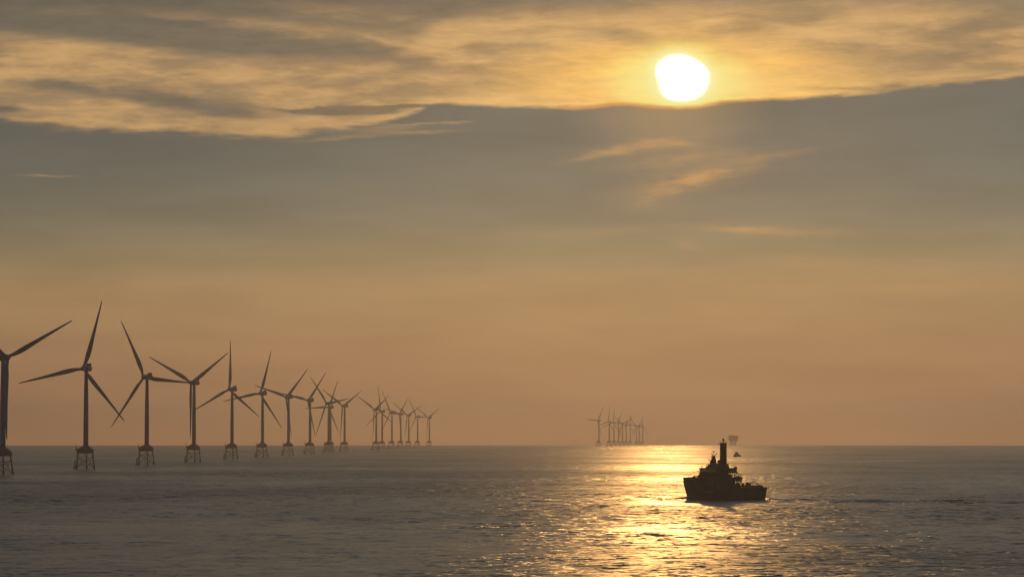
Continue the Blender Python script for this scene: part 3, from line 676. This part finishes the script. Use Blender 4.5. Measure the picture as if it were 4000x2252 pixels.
    for a, b in ((-1.28, -4.28), (1.28, -4.28), (-1.28, -1.72), (1.28, -1.72)): sp_.box(a-0.1, a+0.1, b-0.1, b+0.1, 20.6, 32.4)
    for zz in (23.4, 26.4, 29.4): sp_.box(-1.42, 1.42, -4.42, -1.58, zz-0.08, zz+0.08)
    part('corner_beam', sp_, 'dark', gto)
    lk = MB(); lk.box(-0.35, 0.35, -4.5, -4.28, 20.6, 31.8); part('lift_track', lk, 'dark', gto)
    hd = MB(); hd.box(-1.5, 1.5, -4.5, -1.5, 32.4, 32.62)
    for a, b in ((-1.45, -4.45), (1.45, -4.45), (-1.45, -1.55), (1.45, -1.55)): hd.tube((a, b, 32.6), (a, b, 33.6), 0.06, n=5)
    for zz in (33.1, 33.6):
        for p, q in (((-1.45, -4.45), (1.45, -4.45)), ((1.45, -4.45), (1.45, -1.55)), ((-1.45, -1.55), (-1.45, -4.45))): hd.tube((*p, zz), (*q, zz), 0.05, n=5)
    hd.tube((-1.4, -2.0, 32.0), (-2.1, -1.4, 31.6), 0.16); hd.tube((-2.1, -1.4, 31.3), (-2.1, -1.4, 32.2), 0.1)
    part('railing', hd, 'dark', gto)
    bl = MB().tube((0, -3, 32.6), (0, -3, 33.9), 0.3, 0.22); part('light_post', bl, 'dark', gto, True)
    dm = MB().lathe([(0.15, 33.7), (0.5, 33.9), (0.62, 34.3), (0.6, 34.7), (0.4, 35.05), (0.08, 35.2)], 16, 'z', (0, -3, 0)); part('radome', dm, 'dark', gto, True)
    # thin aerials on the wheelhouse roof
    for (x_, y_, h_, r_) in ((-8.3, 6.6, 1.3, 0.22), (-7.9, 6.3, 2.0, 0.05), (-6.9, 5.4, 1.1, 0.07), (-6.6, 4.0, 2.4, 0.12), (-6.0, 3.4, 2.6, 0.28), (6.8, 0.6, 2.9, 0.18), (6.9, 0.5, 1.0, 0.4), (5.2, 1.2, 1.2, 0.05), (-8.5, 2.0, 1.2, 0.05)):
        a = MB().tube((x_, y_, 18.15), (x_, y_, 18.2+h_), r_, r_*0.8, 8)
        if h_ > 2.2: a.tube((x_-0.7, y_+0.5, 17.9+h_*0.9), (x_+0.3, y_-0.2, 17.9+h_*0.9), 0.07, n=5)
        part('aerial', a, 'dark', t, True)
    lb = MB().lathe([(0.05, -0.5), (0.5, -0.25), (0.5, 0.25), (0.05, 0.5)], 12, 'z', (-5.9, 2.0, 20.0)); lb.tube((-5.9, 2.0, 20), (-5.0, 2.0, 19.4), 0.12); part('searchlight', lb, 'dark', t, True)
    # forecastle gear
    fm = MB().tube((-3.3, 19.5, 11.6), (-3.3, 19.5, 18.8), 0.09, 0.04, 6); part('flagstaff', fm, 'dark', t)
    wn = MB(); wn.box(-4.0, -2.8, 18.8, 20.4, 11.7, 13.3); wn.tube((-4.6, 18.2, 13.3), (-2.2, 18.2, 13.3), 0.3); wn.tube((-3.4, 17.0, 13.4), (-3.4, 15.0, 13.6), 0.12); part('winch', wn, 'dark', t, True)
    vt = MB().tube((-5.2, 13.3, 11.7), (-5.2, 13.3, 13.2), 0.32); vt.box(-5.7, -4.7, 13.0, 13.6, 13.1, 13.5); part('vent', vt, 'dark', t, True)
    fl = MB(); fl.box(-9.3, -8.0, 8.0, 8.6, 15.3, 15.5); fl.tube((-8.9, 8.9, 15.3), (-8.9, 9.3, 16.3), 0.14); fl.box(-9.6, -8.3, 8.9, 9.4, 16.2, 16.5); part('floodlight', fl, 'dark', t)
    # rescue boat slung on the starboard side
    rb = []
    for s, w_, z0, z1 in ((-9.4, 0.9, 11.3, 12.9), (-8.6, 1.3, 10.7, 13.4), (-6.5, 1.45, 10.4, 13.6), (-4.8, 1.3, 10.6, 13.5), (-3.9, 0.3, 11.5, 12.8)):
        rb.append([(8.2+w_*c, s, (z0+z1)/2+(z1-z0)/2*q) for c, q in ((1, 0.1), (0.8, -0.6), (0.3, -1), (-0.3, -1), (-0.8, -0.6), (-1, 0.1), (-0.7, 0.8), (-0.2, 1), (0.2, 1), (0.7, 0.8))])
    part('rescue_boat', MB().loft(rb), 'orange', t)
    dv = MB()
    for s in (-8.6, -5.0):
        dv.tube((7.2, s, 7.0), (8.0, s-0.3, 10.8), 0.22); dv.tube((6.2, s, 7.0), (6.6, s, 14.2), 0.2); dv.tube((6.6, s, 14.2), (8.4, s, 14.5), 0.2); dv.tube((8.4, s, 14.5), (8.3, s, 13.3), 0.08)
    part('davit', dv, 'dark', t, True)
    # aft deck gear
    pm = MB().tube((4.4, -14.0, 7.2), (4.2, -14.0, 13.0), 0.28, 0.2); part('deck_post', pm, 'dark', t, True)
    for (x_, y_, w_, h_) in ((2.2, -13.2, 0.9, 2.4), (5.8, -13.6, 0.7, 2.0), (6.2, -17.0, 0.9, 2.5), (6.8, -15.6, 0.5, 1.6)):
        b = MB(); b.box(x_-w_, x_+w_, y_-w_, y_+w_, 7.3, 7.3+h_, w_*0.15, w_*0.15); b.box(x_-w_*0.6, x_+w_*0.6, y_-w_*0.5, y_+w_*0.5, 7.3+h_, 7.6+h_); part('deck_locker', b, 'dark', t)
    bc = MB(); P = [(6.4, -18.2, 9.5), (6.4, -20.0, 9.5), (6.4, -22.4, 10.25), (6.4, -25.2, 9.5), (6.4, -29.0, 8.2)]
    bc.path(P, 0.24); bc.path([(6.4, -19.5, 9.0), (6.4, -22.4, 9.2), (6.4, -25.0, 9.0), (6.4, -28.0, 8.1)], 0.12)
    for s in (-20, -21.2, -22.4, -23.8, -25.2): bc.tube((6.4, s, 8.0), (6.4, s, 9.5), 0.08, n=5)
    bc.box(5.8, 7.0, -19.0, -17.9, 7.3, 9.7); part('crane_boom', bc, 'dark', t, True)
    sr = MB()
    for sg in (-1, 1): sr.box(sg*7.6-0.25, sg*7.6+0.25, -32.2, -28.2, 6.85, 7.35)
    sr.box(-7.4, 7.4, -32.45, -32.2, 6.85, 7.2); part('stern_rail', sr, 'hull', t)
    # lettering, bent onto the port side of the hull
    for body, s0, size in (('TSS', 16.4, 3.5), ('\u00d8rsted', 6.0, 3.25)):
        cu = bpy.data.curves.new('lettering', 'FONT'); cu.body = body; cu.size = size; cu.extrude = 0.02
        tmp = bpy.data.objects.new('tmp_text', cu); scene.collection.objects.link(tmp)
        bpy.context.view_layer.update()
        me = bpy.data.meshes.new_from_object(tmp.evaluated_get(bpy.context.evaluated_depsgraph_get()))
        bpy.data.objects.remove(tmp)
        xs = [v.co.x for v in me.vertices]; w_ = max(xs)-min(xs); k = {'TSS': 5.6}.get(body, 9.4)/w_
        for v in me.vertices:
            s = s0-(v.co.x-min(xs))*k; zz = 3.7+v.co.y; v.co = (-(half(s, zz)+0.05+v.co.z), s, zz)
        me.materials.clear(); me.materials.append(M['letter'])
        o = bpy.data.objects.new('lettering', me); link(o, hull)
ship()

# ------------------------------------------------------------------ haze
hz = MB().box(-27500, 27500, -27500, 27500, -48.0, 260.0)
hm = bpy.data.materials.new('haze_air'); hm.use_nodes = True; n = hm.node_tree; n.nodes.clear()
pvn = n.nodes.new('ShaderNodeVolumePrincipled'); ho_ = n.nodes.new('ShaderNodeOutputMaterial'); n.links.new(pvn.outputs[0], ho_.inputs['Volume'])
pvn.inputs['Color'].default_value = (0.87, 0.90, 0.98, 1); pvn.inputs['Density'].default_value = 6.2e-5; pvn.inputs['Anisotropy'].default_value = 0.82
ho = part('haze', hz, hm); ho['kind'] = 'stuff'; ho['label'] = 'thin sea haze fading the far turbines'
